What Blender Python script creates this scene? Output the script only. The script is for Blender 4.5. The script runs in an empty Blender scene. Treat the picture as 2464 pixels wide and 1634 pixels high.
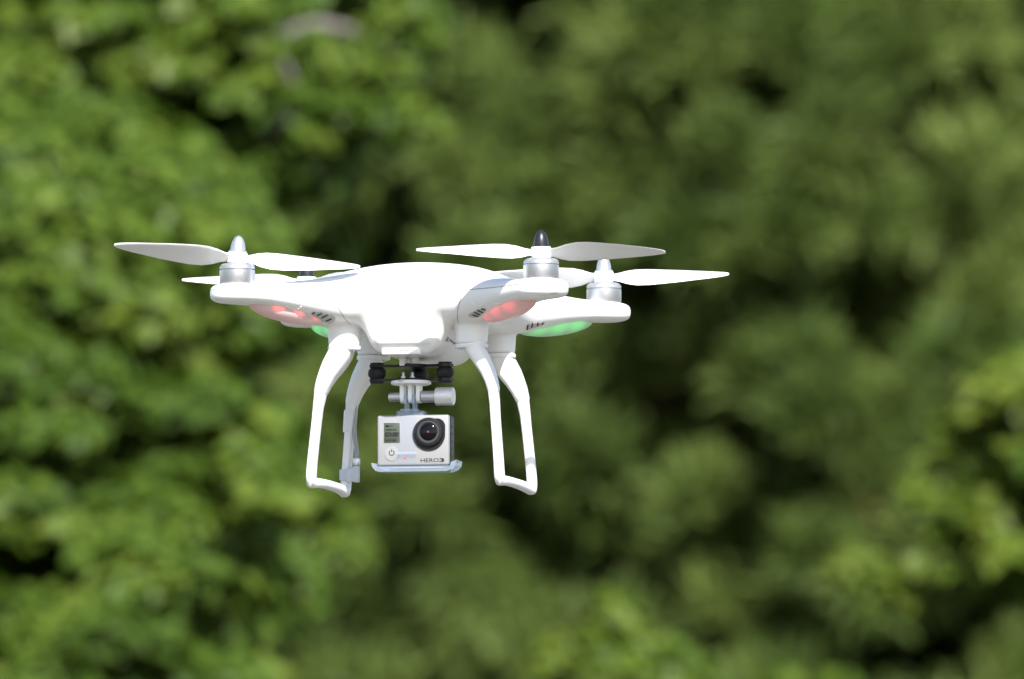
import bpy, bmesh, math, random
import numpy as np
from mathutils import Vector, Matrix
from mathutils.bvhtree import BVHTree

# ------------------------------------------------------------------ camera, world, sun, exposure
SC = bpy.context.scene
COL = SC.collection
R = math.radians
CAM_H, PITCH = 1.6, 4.37
FPX, CX, CY = 31455.0, 1232.0, 817.0          # focal length in photo pixels, photo centre
cam_d = bpy.data.cameras.new('camera')
cam_d.sensor_width = 23.5
cam_d.lens = 300.0
cam_d.clip_start, cam_d.clip_end = 0.5, 3000.0
cam = bpy.data.objects.new('camera', cam_d)
COL.objects.link(cam)
cam.location = (0, 0, CAM_H)
cam.rotation_euler = (R(90 + PITCH), 0, 0)
SC.camera = cam
cam_d.dof.use_dof = True
cam_d.dof.focus_distance = 10.46
cam_d.dof.aperture_fstop = 8.7

SUN_EL, SUN_AZ = 40.0, 12.0                    # behind the photographer, to the right
w = bpy.data.worlds.new('World')
SC.world = w
w.use_nodes = True
nt = w.node_tree
sky = nt.nodes.new('ShaderNodeTexSky')
sky.sky_type = 'NISHITA'
sky.sun_disc = False
sky.sun_elevation = R(SUN_EL)
sky.sun_rotation = R(180 - SUN_AZ)
nt.links.new(sky.outputs[0], nt.nodes['Background'].inputs[0])
nt.nodes['Background'].inputs[1].default_value = 0.10
sun_d = bpy.data.lights.new('sun', 'SUN')
sun_d.energy = 4.2
sun_d.angle = R(0.5)
sun_d.color = (1.0, 0.965, 0.92)
sun = bpy.data.objects.new('sun', sun_d)
COL.objects.link(sun)
sdir = Vector((math.sin(R(SUN_AZ)) * math.cos(R(SUN_EL)), -math.cos(R(SUN_AZ)) * math.cos(R(SUN_EL)), math.sin(R(SUN_EL))))
sun.rotation_euler = sdir.to_track_quat('Z', 'Y').to_euler()
sun.location = (0, 0, 30)
SC.view_settings.view_transform = 'Standard'
SC.view_settings.look = 'None'
SC.view_settings.exposure = 1.25
SC.view_settings.gamma = 1.0
SC.render.engine = 'CYCLES'
SC.cycles.use_denoising = True
SC.cycles.max_bounces = 6
SC.cycles.transparent_max_bounces = 12

def at(sx, sy, Y):
    """world point seen at photo pixel (sx, sy), at the horizontal distance Y"""
    a = R(PITCH)
    dx, dy = (sx - CX) / FPX, -(sy - CY) / FPX
    d = Vector((dx, math.cos(a) - dy * math.sin(a), math.sin(a) + dy * math.cos(a)))
    return Vector((0, 0, CAM_H)) + d * (Y / d.y)

# ------------------------------------------------------------------ materials
def mat(name, base=(.8, .8, .8), rough=.4, metal=0.0, spec=.5, **kw):
    m = bpy.data.materials.new(name)
    m.use_nodes = True
    p = m.node_tree.nodes['Principled BSDF']
    p.inputs['Base Color'].default_value = (*base, 1)
    p.inputs['Roughness'].default_value = rough
    p.inputs['Metallic'].default_value = metal
    p.inputs['Specular IOR Level'].default_value = spec
    for k, v in kw.items():
        p.inputs[k.replace('_', ' ')].default_value = v
    return m

def noisy(m, scale, amount, bump=0.0, rough=0.0):
    """small-scale variation of a plain material's colour, roughness and surface"""
    t = m.node_tree
    p = t.nodes['Principled BSDF']
    tc = t.nodes.new('ShaderNodeTexCoord')
    nz = t.nodes.new('ShaderNodeTexNoise')
    nz.inputs['Scale'].default_value = scale
    nz.inputs['Detail'].default_value = 5
    t.links.new(tc.outputs['Object'], nz.inputs['Vector'])
    mr = t.nodes.new('ShaderNodeMapRange')
    mr.inputs['To Min'].default_value = 1 - amount
    mr.inputs['To Max'].default_value = 1 + amount * .3
    t.links.new(nz.outputs['Fac'], mr.inputs['Value'])
    hs = t.nodes.new('ShaderNodeHueSaturation')
    hs.inputs['Color'].default_value = p.inputs['Base Color'].default_value
    t.links.new(mr.outputs[0], hs.inputs['Value'])
    t.links.new(hs.outputs[0], p.inputs['Base Color'])
    if rough:
        r0 = p.inputs['Roughness'].default_value
        m2 = t.nodes.new('ShaderNodeMapRange')
        m2.inputs['To Min'].default_value = r0 - rough
        m2.inputs['To Max'].default_value = r0 + rough
        t.links.new(nz.outputs['Fac'], m2.inputs['Value'])
        t.links.new(m2.outputs[0], p.inputs['Roughness'])
    if bump:
        b = t.nodes.new('ShaderNodeBump')
        b.inputs['Strength'].default_value = bump
        b.inputs['Distance'].default_value = .001
        t.links.new(nz.outputs['Fac'], b.inputs['Height'])
        t.links.new(b.outputs[0], p.inputs['Normal'])
    return m

def body_material():
    """white plastic with thin mould seams where the shells meet"""
    m = noisy(mat('white_plastic_shell', (.80, .79, .78), .32), 60, .03)
    t = m.node_tree
    p = t.nodes['Principled BSDF']
    src = p.inputs['Base Color'].links[0].from_socket
    tc = t.nodes.new('ShaderNodeTexCoord')
    sep = t.nodes.new('ShaderNodeSeparateXYZ')
    t.links.new(tc.outputs['Object'], sep.inputs[0])
    def math_n(op, a, b=None, c=None):
        n = t.nodes.new('ShaderNodeMath')
        n.operation = op
        for i, v in enumerate((a, b, c)):
            if v is None: continue
            if isinstance(v, (int, float)): n.inputs[i].default_value = v
            else: t.links.new(v, n.inputs[i])
        return n.outputs[0]
    x, y, z = sep.outputs
    ax, ay = math_n('ABSOLUTE', x), math_n('ABSOLUTE', y)
    zz = math_n('SUBTRACT', z, SEAM_Z)
    seam = math_n('LESS_THAN', math_n('ABSOLUTE', zz), .00028)
    out = math_n('GREATER_THAN', ax, .048)
    seam = math_n('MULTIPLY', seam, out)
    # slanting seam beside the front: |x| = a - b*z
    line = math_n('SUBTRACT', ax, math_n('MULTIPLY_ADD', zz, .42, .0545))
    l2 = math_n('LESS_THAN', math_n('ABSOLUTE', line), .00028)
    l2 = math_n('MULTIPLY', l2, math_n('LESS_THAN', zz, -.006))
    l2 = math_n('MULTIPLY', l2, math_n('GREATER_THAN', zz, -.0245))
    l2 = math_n('MULTIPLY', l2, math_n('LESS_THAN', y, -.03))
    fac = math_n('MAXIMUM', seam, l2)
    mx = t.nodes.new('ShaderNodeMix')
    mx.data_type = 'RGBA'
    t.links.new(fac, mx.inputs[0])
    t.links.new(src, mx.inputs[6])
    mx.inputs[7].default_value = (.16, .155, .15, 1)
    t.links.new(mx.outputs[2], p.inputs['Base Color'])
    return m

def led_material(name, base, glow, spots, strength, rad):
    """frosted lens lit by three LEDs behind it"""
    m = mat(name, base, .35)
    t = m.node_tree
    p = t.nodes['Principled BSDF']
    tc = t.nodes.new('ShaderNodeTexCoord')
    total = None
    for s in spots:
        d = t.nodes.new('ShaderNodeVectorMath')
        d.operation = 'DISTANCE'
        t.links.new(tc.outputs['Object'], d.inputs[0])
        d.inputs[1].default_value = s
        mr = t.nodes.new('ShaderNodeMapRange')
        mr.interpolation_type = 'SMOOTHERSTEP'
        mr.inputs['From Min'].default_value = rad
        mr.inputs['From Max'].default_value = rad * .15
        t.links.new(d.outputs['Value'], mr.inputs['Value'])
        if total is None: total = mr.outputs[0]
        else:
            a = t.nodes.new('ShaderNodeMath')
            a.operation = 'ADD'
            t.links.new(total, a.inputs[0]); t.links.new(mr.outputs[0], a.inputs[1])
            total = a.outputs[0]
    a = t.nodes.new('ShaderNodeMath')
    a.operation = 'MULTIPLY_ADD'
    t.links.new(total, a.inputs[0]); a.inputs[1].default_value = strength; a.inputs[2].default_value = .03
    p.inputs['Emission Color'].default_value = (*glow, 1)
    t.links.new(a.outputs[0], p.inputs['Emission Strength'])
    return m

def clear_material(name, tint, solid):
    m = bpy.data.materials.new(name)
    m.use_nodes = True
    t = m.node_tree
    p = t.nodes['Principled BSDF']
    p.inputs['Base Color'].default_value = (.62, .70, .86, 1)
    p.inputs['Roughness'].default_value = .15
    tr = t.nodes.new('ShaderNodeBsdfTransparent')
    tr.inputs[0].default_value = (*tint, 1)
    p.inputs['Specular IOR Level'].default_value = .3
    mx = t.nodes.new('ShaderNodeMixShader')
    mx.inputs[0].default_value = solid
    t.links.new(tr.outputs[0], mx.inputs[1]); t.links.new(p.outputs[0], mx.inputs[2])
    t.links.new(mx.outputs[0], t.nodes['Material Output'].inputs[0])
    return m

def leaf_material(name, cols, rough, transl, spec=.13):
    m = bpy.data.materials.new(name)
    m.use_nodes = True
    t = m.node_tree
    p = t.nodes['Principled BSDF']
    at_ = t.nodes.new('ShaderNodeAttribute')
    at_.attribute_name = 'tint'
    cr = t.nodes.new('ShaderNodeValToRGB')
    el = cr.color_ramp.elements
    while len(el) < len(cols): el.new(.5)
    for e, (pos, c) in zip(el, cols):
        e.position = pos; e.color = (*c, 1)
    t.links.new(at_.outputs['Fac'], cr.inputs[0])
    t.links.new(cr.outputs[0], p.inputs['Base Color'])
    p.inputs['Roughness'].default_value = rough
    p.inputs['Specular IOR Level'].default_value = spec
    tl = t.nodes.new('ShaderNodeBsdfTranslucent')
    hs = t.nodes.new('ShaderNodeHueSaturation')
    hs.inputs['Saturation'].default_value = 1.15
    hs.inputs['Value'].default_value = 1.3
    t.links.new(cr.outputs[0], hs.inputs['Color'])
    t.links.new(hs.outputs[0], tl.inputs[0])
    mx = t.nodes.new('ShaderNodeMixShader')
    mx.inputs[0].default_value = transl
    t.links.new(p.outputs[0], mx.inputs[1]); t.links.new(tl.outputs[0], mx.inputs[2])
    t.links.new(mx.outputs[0], t.nodes['Material Output'].inputs[0])
    return m

BASE_Z = -160.0                                # the drone's feet, in its own mm frame (z = 0 at the motor seats)
SEAM_Z = (-5.5 - BASE_Z) * .001
M = {}
M['shell'] = body_material()
M['white'] = noisy(mat('white_plastic', (.80, .79, .78), .35), 80, .04)
M['prop'] = noisy(mat('white_blade_plastic', (.78, .78, .78), .3), 50, .04)
M['silver'] = noisy(mat('silver_metal', (.60, .60, .63), .36, 1.0), 300, .08, 0, .06)
M['silver_light'] = noisy(mat('polished_silver_metal', (.50, .50, .51), .42, .75), 300, .05, 0, .04)
M['dark_metal'] = noisy(mat('dark_anodised_metal', (.035, .035, .04), .33, .6), 300, .1, 0, .05)
M['knurl'] = noisy(mat('knurled_aluminium', (.85, .85, .85), .5, .5), 500, .2, .4)
M['black'] = noisy(mat('black_carbon_plate', (.012, .012, .013), .4, 0.0, .25), 400, .3)
M['rubber'] = noisy(mat('black_rubber', (.010, .011, .013), .5, 0.0, .3), 200, .3)
M['black_plastic'] = noisy(mat('black_plastic', (.011, .011, .012), .42, 0.0, .22), 200, .2, .2)
M['dark_slot'] = mat('dark_slot', (.04, .038, .035), .7)
M['vent_grey'] = mat('grey_vent_plastic', (.46, .45, .44), .5)
M['mark_grey'] = mat('grey_marking_ink', (.22, .22, .22), .6)
M['clear'] = clear_material('clear_bluish_plastic', (.88, .93, 1.0), .22)
M['clear_thin'] = clear_material('thin_clear_plastic', (.975, .985, 1.0), .012)
M['clear_mid'] = clear_material('half_clear_plastic', (.94, .96, 1.0), .10)
M['milky'] = noisy(mat('milky_plastic', (.70, .70, .70), .3), 100, .04)
M['silver_paint'] = noisy(mat('silver_grey_paint', (.275, .275, .278), .32, .15), 900, .05)
M['lens_glass'] = mat('lens_glass', (.003, .003, .004), .08, 0.0, .18)
M['lens_reflection'] = mat('painted_lens_reflection', (.16, .03, .03), .1)
M['ring_grey'] = mat('dark_grey_ring', (.04, .04, .042), .4, 0.0, .3)
M['lcd'] = noisy(mat('lcd_panel', (.058, .068, .052), .4, 0.0, .2), 200, .06)
M['ink'] = mat('dark_ink', (.008, .008, .009), .6, 0.0, .1)
M['ink_soft'] = mat('grey_ink', (.25, .25, .25), .5)
M['grey_cable'] = mat('grey_cable', (.35, .35, .37), .5)
M['clamp'] = noisy(mat('grey_clamp_plastic', (.50, .52, .57), .4), 100, .05)
M['bark'] = noisy(mat('bark', (.045, .036, .028), .9), 18, .5, .8)
M['dead'] = noisy(mat('weathered_dead_wood', (.17, .15, .135), .9), 25, .35, .8)

# ------------------------------------------------------------------ mesh helpers
def tag(o, label=None, cat=None, group=None, kind=None):
    if label: o['label'] = label
    if cat: o['category'] = cat
    if group: o['group'] = group
    if kind: o['kind'] = kind
    return o

def link(name, verts, faces, m, parent=None, smooth=True, auto=None):
    me = bpy.data.meshes.new(name)
    me.from_pydata([tuple(v) for v in verts], [], [tuple(f) for f in faces])
    me.validate(); me.update()
    me.materials.append(m)
    if smooth:
        me.polygons.foreach_set('use_smooth', [True] * len(me.polygons))
        if auto is not None:
            me.set_sharp_from_angle(angle=R(auto))
    o = bpy.data.objects.new(name, me)
    COL.objects.link(o)
    if parent is not None: o.parent = parent
    return o

def empty(name, loc, rz=0):
    o = bpy.data.objects.new(name, None)
    o.empty_display_size = .05
    COL.objects.link(o)
    o.location = loc
    o.rotation_euler = (0, 0, rz)
    return o

class MB:
    """collects shapes (mm, drone frame) for one mesh object"""
    def __init__(s): s.v, s.f = [], []
    def raw(s, v, f):
        b = len(s.v)
        s.v += [Vector(p) for p in v]
        s.f += [tuple(i + b for i in q) for q in f]
        return s
    def box(s, c, size, r=.6, seg=2, rot=None):
        bm = bmesh.new()
        bmesh.ops.create_cube(bm, size=1)
        for v in bm.verts: v.co = Vector((v.co.x * size[0], v.co.y * size[1], v.co.z * size[2]))
        if r: bmesh.ops.bevel(bm, geom=bm.edges[:], offset=min(r, .49 * min(size)), segments=seg, profile=.5, affect='EDGES')
        bm.verts.index_update()
        mtx = (rot.to_4x4() if rot is not None else Matrix())
        s.raw([mtx @ v.co + Vector(c) for v in bm.verts], [[v.index for v in f.verts] for f in bm.faces])
        bm.free()
        return s
    def lathe(s, prof, c=(0, 0, 0), axis='z', n=40):
        vs, fs = [], []
        for r_, h in prof:
            for k in range(n):
                a = 2 * math.pi * k / n
                p = (r_ * math.cos(a), r_ * math.sin(a), h)
                if axis == 'x': p = (h, p[0], p[1])
                elif axis == 'y': p = (p[0], h, p[1])
                vs.append(Vector(p) + Vector(c))
        m_ = len(prof)
        for i in range(m_ - 1):
            for k in range(n):
                k2 = (k + 1) % n
                fs.append((i * n + k, i * n + k2, (i + 1) * n + k2, (i + 1) * n + k))
        if prof[0][0] > .01: fs.append(tuple(range(n - 1, -1, -1)))
        if prof[-1][0] > .01: fs.append(tuple((m_ - 1) * n + k for k in range(n)))
        if axis == 'y': fs = [tuple(reversed(f)) for f in fs]
        return s.raw(vs, fs)
    def sweep(s, pts, sizes, side=None, n=16, p=4.0):
        """superellipse section swept along pts; sizes = (half along side, half along normal)"""
        pts = [Vector(q) for q in pts]
        vs, fs = [], []
        for i, q in enumerate(pts):
            t = (pts[min(i + 1, len(pts) - 1)] - pts[max(i - 1, 0)]).normalized()
            b = Vector(side) if side is not None else (Vector((0, 0, 1)) if abs(t.z) < .9 else Vector((1, 0, 0)))
            b = (b - t * b.dot(t)).normalized()
            nn = t.cross(b)
            for k in range(n):
                a = 2 * math.pi * k / n
                ca, sa = math.cos(a), math.sin(a)
                e = (abs(ca) ** p + abs(sa) ** p) ** (-1 / p)
                vs.append(q + b * (sizes[i][0] * ca * e) + nn * (sizes[i][1] * sa * e))
        for i in range(len(pts) - 1):
            for k in range(n):
                k2 = (k + 1) % n
                fs.append((i * n + k, i * n + k2, (i + 1) * n + k2, (i + 1) * n + k))
        fs.append(tuple(range(n - 1, -1, -1)))
        fs.append(tuple((len(pts) - 1) * n + k for k in range(n)))
        return s.raw(vs, fs)
    def tube(s, pts, r_, n=10):
        rr = r_ if isinstance(r_, (list, tuple)) else [r_] * len(pts)
        return s.sweep(pts, [(q, q) for q in rr], None, n, 2.0)
    def prism(s, poly, y0, y1, axis='y'):
        """outline in (x, z) extruded from y0 to y1"""
        n = len(poly)
        vs = [Vector((a, y0, b)) for a, b in poly] + [Vector((a, y1, b)) for a, b in poly]
        if axis == 'z': vs = [Vector((v.x, v.z, v.y)) for v in vs]
        fs = [tuple(range(n)), tuple(range(2 * n - 1, n - 1, -1))]
        fs += [(i, i + n, (i + 1) % n + n, (i + 1) % n) for i in range(n)]
        return s.raw(vs, fs)
    def build(s, name, m, root, parent=None, auto=35, off=None):
        base = Vector(root['mm_base'])
        o = link(name, [(v - base) * .001 for v in s.v], s.f, m, parent or root, True, auto)
        bm = bmesh.new(); bm.from_mesh(o.data)
        bmesh.ops.recalc_face_normals(bm, faces=bm.faces[:])
        bm.to_mesh(o.data); bm.free()
        return o

def circle(cx, cz, r_, n=24, a0=0, a1=2 * math.pi):
    return [(cx + r_ * math.cos(a0 + (a1 - a0) * k / n), cz + r_ * math.sin(a0 + (a1 - a0) * k / n)) for k in range(n)]

def text_shape(s, body, bold=0.0):
    cu = bpy.data.curves.new('lettering', 'FONT')
    cu.body = body
    cu.size = 1.0
    cu.offset = bold
    cu.resolution_u = 3
    ob = bpy.data.objects.new('lettering', cu)
    COL.objects.link(ob)
    dg = bpy.context.evaluated_depsgraph_get()
    me = bpy.data.meshes.new_from_object(ob.evaluated_get(dg))
    vs = [v.co.copy() for v in me.vertices]
    fs = [tuple(p.vertices) for p in me.polygons]
    bpy.data.objects.remove(ob); bpy.data.curves.remove(cu); bpy.data.meshes.remove(me)
    x0, x1 = min(v.x for v in vs), max(v.x for v in vs)
    y0, y1 = min(v.y for v in vs), max(v.y for v in vs)
    return vs, fs, x0, x1, y0, y1

def add_text(mb, body, x, y, z, width, height, bold=0.0, th=.12):
    """letters standing in the x-z plane facing -y, lower left corner at (x, y, z)"""
    vs, fs, x0, x1, y0, y1 = text_shape(mb, body, bold)
    f = [((v.x - x0) / (x1 - x0) * width + x, y, (v.y - y0) / (y1 - y0) * height + z) for v in vs]
    mb.raw(f, fs)

# ------------------------------------------------------------------ implicit surface -> mesh (surface nets)
def surface_nets(fn, lo, hi, h):
    ax = [np.arange(lo[i], hi[i] + h, h, dtype=np.float32) for i in range(3)]
    F = fn(ax[0][:, None, None], ax[1][None, :, None], ax[2][None, None, :]).astype(np.float32)
    S = F < 0
    nx, ny, nz = F.shape
    cnt = np.zeros((nx - 1, ny - 1, nz - 1), np.float32)
    acc = np.zeros((nx - 1, ny - 1, nz - 1, 3), np.float32)
    corners = [(i, j, k) for i in (0, 1) for j in (0, 1) for k in (0, 1)]
    def sl(A, c): return A[c[0]:nx - 1 + c[0], c[1]:ny - 1 + c[1], c[2]:nz - 1 + c[2]]
    for d in range(3):
        for c in corners:
            if c[d]: continue
            e = list(c); e[d] = 1
            a, b = sl(F, c), sl(F, e)
            mk = (a < 0) != (b < 0)
            t = np.where(mk, a / np.where(mk, a - b, 1), 0)
            cnt += mk
            for q in range(3):
                acc[..., q] += mk * (c[q] if q != d else t)
    act = cnt > 0
    idx = -np.ones(act.shape, np.int64)
    idx[act] = np.arange(act.sum())
    cell = np.argwhere(act)
    V = (cell + acc[act] / cnt[act][:, None]) * h + np.array(lo)
    quads = []
    for d in range(3):
        A = S[:-1] if d == 0 else S[:, :-1] if d == 1 else S[:, :, :-1]
        B = S[1:] if d == 0 else S[:, 1:] if d == 1 else S[:, :, 1:]
        e1, e2 = [(1, 2), (2, 0), (0, 1)][d]
        pos = np.argwhere(A != B)
        ok = (pos[:, e1] > 0) & (pos[:, e2] > 0) & (pos[:, e1] < F.shape[e1] - 1) & (pos[:, e2] < F.shape[e2] - 1)
        pos = pos[ok]
        ins = A[tuple(pos.T)]
        def cidx(o1, o2):
            q = pos.copy(); q[:, e1] -= o1; q[:, e2] -= o2
            return idx[tuple(q.T)]
        Q = np.stack([cidx(1, 1), cidx(0, 1), cidx(0, 0), cidx(1, 0)], 1)
        Q[~ins] = Q[~ins][:, ::-1]
        quads.append(Q)
    Q = np.concatenate(quads)
    g = lambda P: fn(P[:, 0], P[:, 1], P[:, 2])
    for _ in range(3):                                   # pull the vertices onto the true surface
        e = .15
        f0 = g(V)
        G = np.stack([(g(V + np.eye(3)[i] * e) - g(V - np.eye(3)[i] * e)) / (2 * e) for i in range(3)], 1)
        V = V - G * np.clip(f0 / np.maximum((G * G).sum(1), .05), -h, h)[:, None] * .9
    return V, Q

def smin(a, b, k):
    h = np.clip(.5 + .5 * (b - a) / k, 0, 1)
    return b + (a - b) * h - k * h * (1 - h)

def smax(a, b, k): return -smin(-a, -b, k)

def rbox(x, y, z, hx, hy, hz, r_):
    qx, qy, qz = np.abs(x) - hx + r_, np.abs(y) - hy + r_, np.abs(z) - hz + r_
    return np.sqrt(np.maximum(qx, 0) ** 2 + np.maximum(qy, 0) ** 2 + np.maximum(qz, 0) ** 2) + np.minimum(np.maximum(qx, np.maximum(qy, qz)), 0) - r_

U0 = 124.0 * math.sqrt(2)
UF = np.array([0, .1, .25, .32, .42, .52, .62, .735, .82, .9, 1.0, 1.2]) * U0
ZT = np.array([20, 19.5, 16.5, 14.5, 11.6, 8.6, 6.2, 3.6, 1.8, .6, 0, 0])
ZB = np.array([-31, -31, -31, -31, -31, -29.5, -25.5, -21, -18.2, -16.6, -16, -16])
WW = np.array([58, 54, 46, 42, 36, 30.5, 26, 21.5, 20, 20.3, 21.5, 21.5])
UU = np.linspace(0, U0 * 1.2, 400)
def smooth_tab(t):
    a = np.interp(UU, UF, t)
    k = np.hanning(31); k /= k.sum()
    return np.convolve(np.pad(a, 15, mode='edge'), k, 'valid')
ZTs, ZBs, WWs = smooth_tab(ZT), smooth_tab(ZB), smooth_tab(WW)

def body_sdf(x, y, z):
    sx, sy = np.sqrt(x * x + 18 ** 2) - 1.3, np.sqrt(y * y + 18 ** 2) - 1.3
    u, v = (sx + sy) / math.sqrt(2), (sy - sx) / math.sqrt(2)
    zt, zb, ww = np.interp(u, UU, ZTs), np.interp(u, UU, ZBs), np.interp(u, UU, WWs)
    du = np.maximum(u - U0, 0) / 21.5
    rr = np.sqrt(du ** 2 + (v / ww) ** 2)
    dz = np.abs(z - (zt + zb) / 2) / ((zt - zb) / 2)
    p = 2.6 + .7 * np.clip((u / U0 - .75) / .25, 0, 1)
    arm = ((rr ** p + dz ** p) ** (1 / p) - 1) * np.minimum(ww, (zt - zb) / 2)
    rc = np.sqrt(x * x + y * y) / np.interp(z, [-31, -8, 5], [70, 74, 80])
    dc = np.where(z > -6, (z + 6) / 28.6, (-6 - z) / 25.0)
    cen = ((rc ** 2.1 + dc ** 2.1) ** (1 / 2.1) - 1) * 27
    f = smin(arm, cen, 12)
    hx = np.interp(z, [-55, -50, -28, 6], [23.5, 26, 37, 42])
    bel = rbox(x, y + 1, z + 25, hx, np.interp(z, [-55, -10], [69.5, 73]), 29.5, 10)
    f = smin(f, bel, 7)
    pan = rbox(x, y + 58.5, z + 17.5, 23.5, 16.2, 30, 5)        # raised nose panel
    f = smin(f, pan, 2.0)
    ax, ay = np.abs(x) - 52, np.abs(y) - 53
    q = np.sqrt(ax * ax + ay * ay)
    mount = smax(q - np.interp(z, [-46, -28], [12.8, 14.0]), np.maximum(-46 - z, z + 10), 1.5)
    f = smin(f, mount, 3.0)
    screw = np.sqrt((u - U0 - 17) ** 2 + v ** 2 * .6 + (z + 15.5) ** 2) - 3.2    # screw pocket under each arm end
    return smax(f, -screw, .8)

# ------------------------------------------------------------------ the drone
YAW = -12.0
D0 = at(1016, 705.7, 10.5)                               # its centre, at motor-seat height
RZ = Matrix.Rotation(R(YAW), 3, 'Z')
def placed_root(name, base_mm):
    o = empty(name, D0 + RZ @ (Vector(base_mm) * .001), R(YAW))
    o['mm_base'] = [float(q) for q in base_mm]
    return o
drone = placed_root('quadcopter_drone', (0, 0, BASE_Z))
tag(drone, 'white quadcopter drone hovering in mid air in front of the trees', 'drone')

V, Q = surface_nets(body_sdf, (-154, -154, -58), (154, 154, 27), 1.5)
base = np.array([0, 0, BASE_Z])
body = link('body', (V - base) * .001, Q.tolist(), M['shell'], drone)
bvh = BVHTree.FromPolygons([Vector(v) for v in V], Q.tolist())
RZi = RZ.inverted()
def onto_body(sx, sy, lift=.25):
    """the point of the shell (drone mm) met by the sight line through photo pixel (sx, sy)"""
    p = RZi @ (at(sx, sy, 9.0) - D0) * 1000
    d = (RZi @ (at(sx, sy, 9.0) - Vector((0, 0, CAM_H)))).normalized()
    hit, n, i, dist = bvh.ray_cast(p, d)
    if hit is None: return None
    return hit + n * lift

def patch(outline, name, m, lift=.25, rings=4, thick=.5):
    """a thin plate lying on the curved shell; outline = polygon in photo pixels"""
    cx_, cy_ = sum(p[0] for p in outline) / len(outline), sum(p[1] for p in outline) / len(outline)
    vs, fs = [], []
    n = len(outline)
    for k in range(rings + 1):
        t = k / rings
        for (a, b) in outline:
            q = onto_body(cx_ + (a - cx_) * t, cy_ + (b - cy_) * t, lift if k < rings else -.3)
            if q is None: return None
            vs.append(q)
    for k in range(rings):
        for i in range(n):
            j = (i + 1) % n
            fs.append((k * n + i, k * n + j, (k + 1) * n + j, (k + 1) * n + i))
    mb = MB(); mb.raw(vs, fs)
    return mb

def line_on(pts, r_=.3, lift=0.05, sub=6):
    P = []
    for a, b in zip(pts[:-1], pts[1:]):
        for k in range(sub):
            q = onto_body(a[0] + (b[0] - a[0]) * k / sub, a[1] + (b[1] - a[1]) * k / sub, lift)
            if q is not None: P.append(q)
    q = onto_body(*pts[-1], lift)
    if q is not None: P.append(q)
    return P

def smooth_poly(pts, n=40):
    """closed Catmull-Rom curve through pts"""
    out, m_ = [], len(pts)
    per = max(2, n // m_)
    for i in range(m_):
        p0, p1, p2, p3 = (pts[(i + k - 1) % m_] for k in range(4))
        for k in range(per):
            t = k / per
            out.append(tuple(.5 * (2 * p1[c] + (p2[c] - p0[c]) * t + (2 * p0[c] - 5 * p1[c] + 4 * p2[c] - p3[c]) * t * t + (3 * p1[c] - p0[c] - 3 * p2[c] + p3[c]) * t ** 3) for c in (0, 1)))
    return out

# louvred vents on the arm roots
vents = [
    ([(744, 752), (760, 749.5), (785, 751), (803, 757), (811, 765), (808, 776), (797, 781), (783, 779), (766, 769), (750, 760)],
     [((751, 755), (758, 750.5)), ((763, 759), (775, 752.5)), ((773, 765), (790, 756)), ((784, 772), (799, 766))]),
    ([(1124, 758), (1140, 748), (1160, 741), (1171, 740), (1173, 747), (1162, 757), (1148, 765), (1136, 766), (1127, 764)],
     [((1136, 756), (1152, 761)), ((1149, 745), (1163, 752)), ((1158, 742), (1168, 745)), ((1141, 750), (1156, 757))]),
    ([(1262, 795), (1266, 782), (1280, 775), (1300, 773), (1314, 774), (1311, 781), (1298, 786), (1280, 792), (1266, 797)],
     [((1268, 793), (1270, 781)), ((1279, 788), (1281, 776)), ((1293, 784), (1294, 775)), ((1304, 781), (1306, 774.5))]),
]
for outl, slots in vents:
    mb = patch(smooth_poly(outl, 40), 'air_vent', M['vent_grey'], .3)
    if mb is None: continue
    ve = mb.build('air_vent', M['vent_grey'], drone, body)
    sm = MB()
    for a, b in slots:
        P = line_on([a, b], lift=.35, sub=5)
        if len(P) > 2: sm.tube(P, [.35] + [.75] * (len(P) - 2) + [.35], 6)
    if sm.v: sm.build('louvre_slots', M['dark_slot'], drone, body)
# four fine slits on the nose, crescent clips on the arms
sm = MB()
for k in range(4):
    P = line_on([(826 + 10 * k, 693), (832 + 10 * k, 703)], sub=5)
    if len(P) > 2: sm.tube(P, .33, 6)
if sm.v: sm.build('cooling_slits', M['dark_slot'], drone, body)
sm = MB()
for pts in ([(1131, 718), (1137, 730), (1146, 736.5), (1158, 736), (1164, 731)], [(1178, 714), (1182, 724), (1190, 731), (1207, 729)],
            [(690, 737), (696, 742), (708, 743.5), (720, 742), (725, 737)]):
    P = line_on(pts, lift=.1, sub=4)
    if len(P) > 2: MB().tube(P, .45, 8).build('moulded_clip', M['white'], drone, body)

# memory-port cover below the nose
mb = MB().box((-2, -66.5, -52.2), (31.5, 8, 4.4), .8)
pc = mb.build('port_cover', M['white'], drone, body)
mb = MB()
for x0, wd in ((-6.9, 2.4), (-2.2, 4.6), (2.9, 2.4)): mb.box((x0, -70.6, -51.6), (wd, .3, .7), .1)
for x0, wd in ((-6.9, 2.4), (-2.2, 4.6), (2.9, 2.4)): mb.box((x0, -70.55, -53.0), (wd, .2, .3), .05)
mb.build('port_slots', M['dark_slot'], drone, body)
# small printed sticker on the belly beside the front leg
mb = MB()
for a, b in (((1073, 815), (1079, 822)), ((1079, 812), (1072, 822)), ((1076, 811), (1080, 816))):
    P = line_on([a, b], lift=.15, sub=3)
    if len(P) > 2: mb.tube(P, .35, 6)
P = line_on([(1083, 818), (1098, 830)], lift=.1, sub=6)
if len(P) > 2: mb.tube(P, .8, 6)
if mb.v: mb.build('printed_mark', M['mark_grey'], drone, body)

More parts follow.
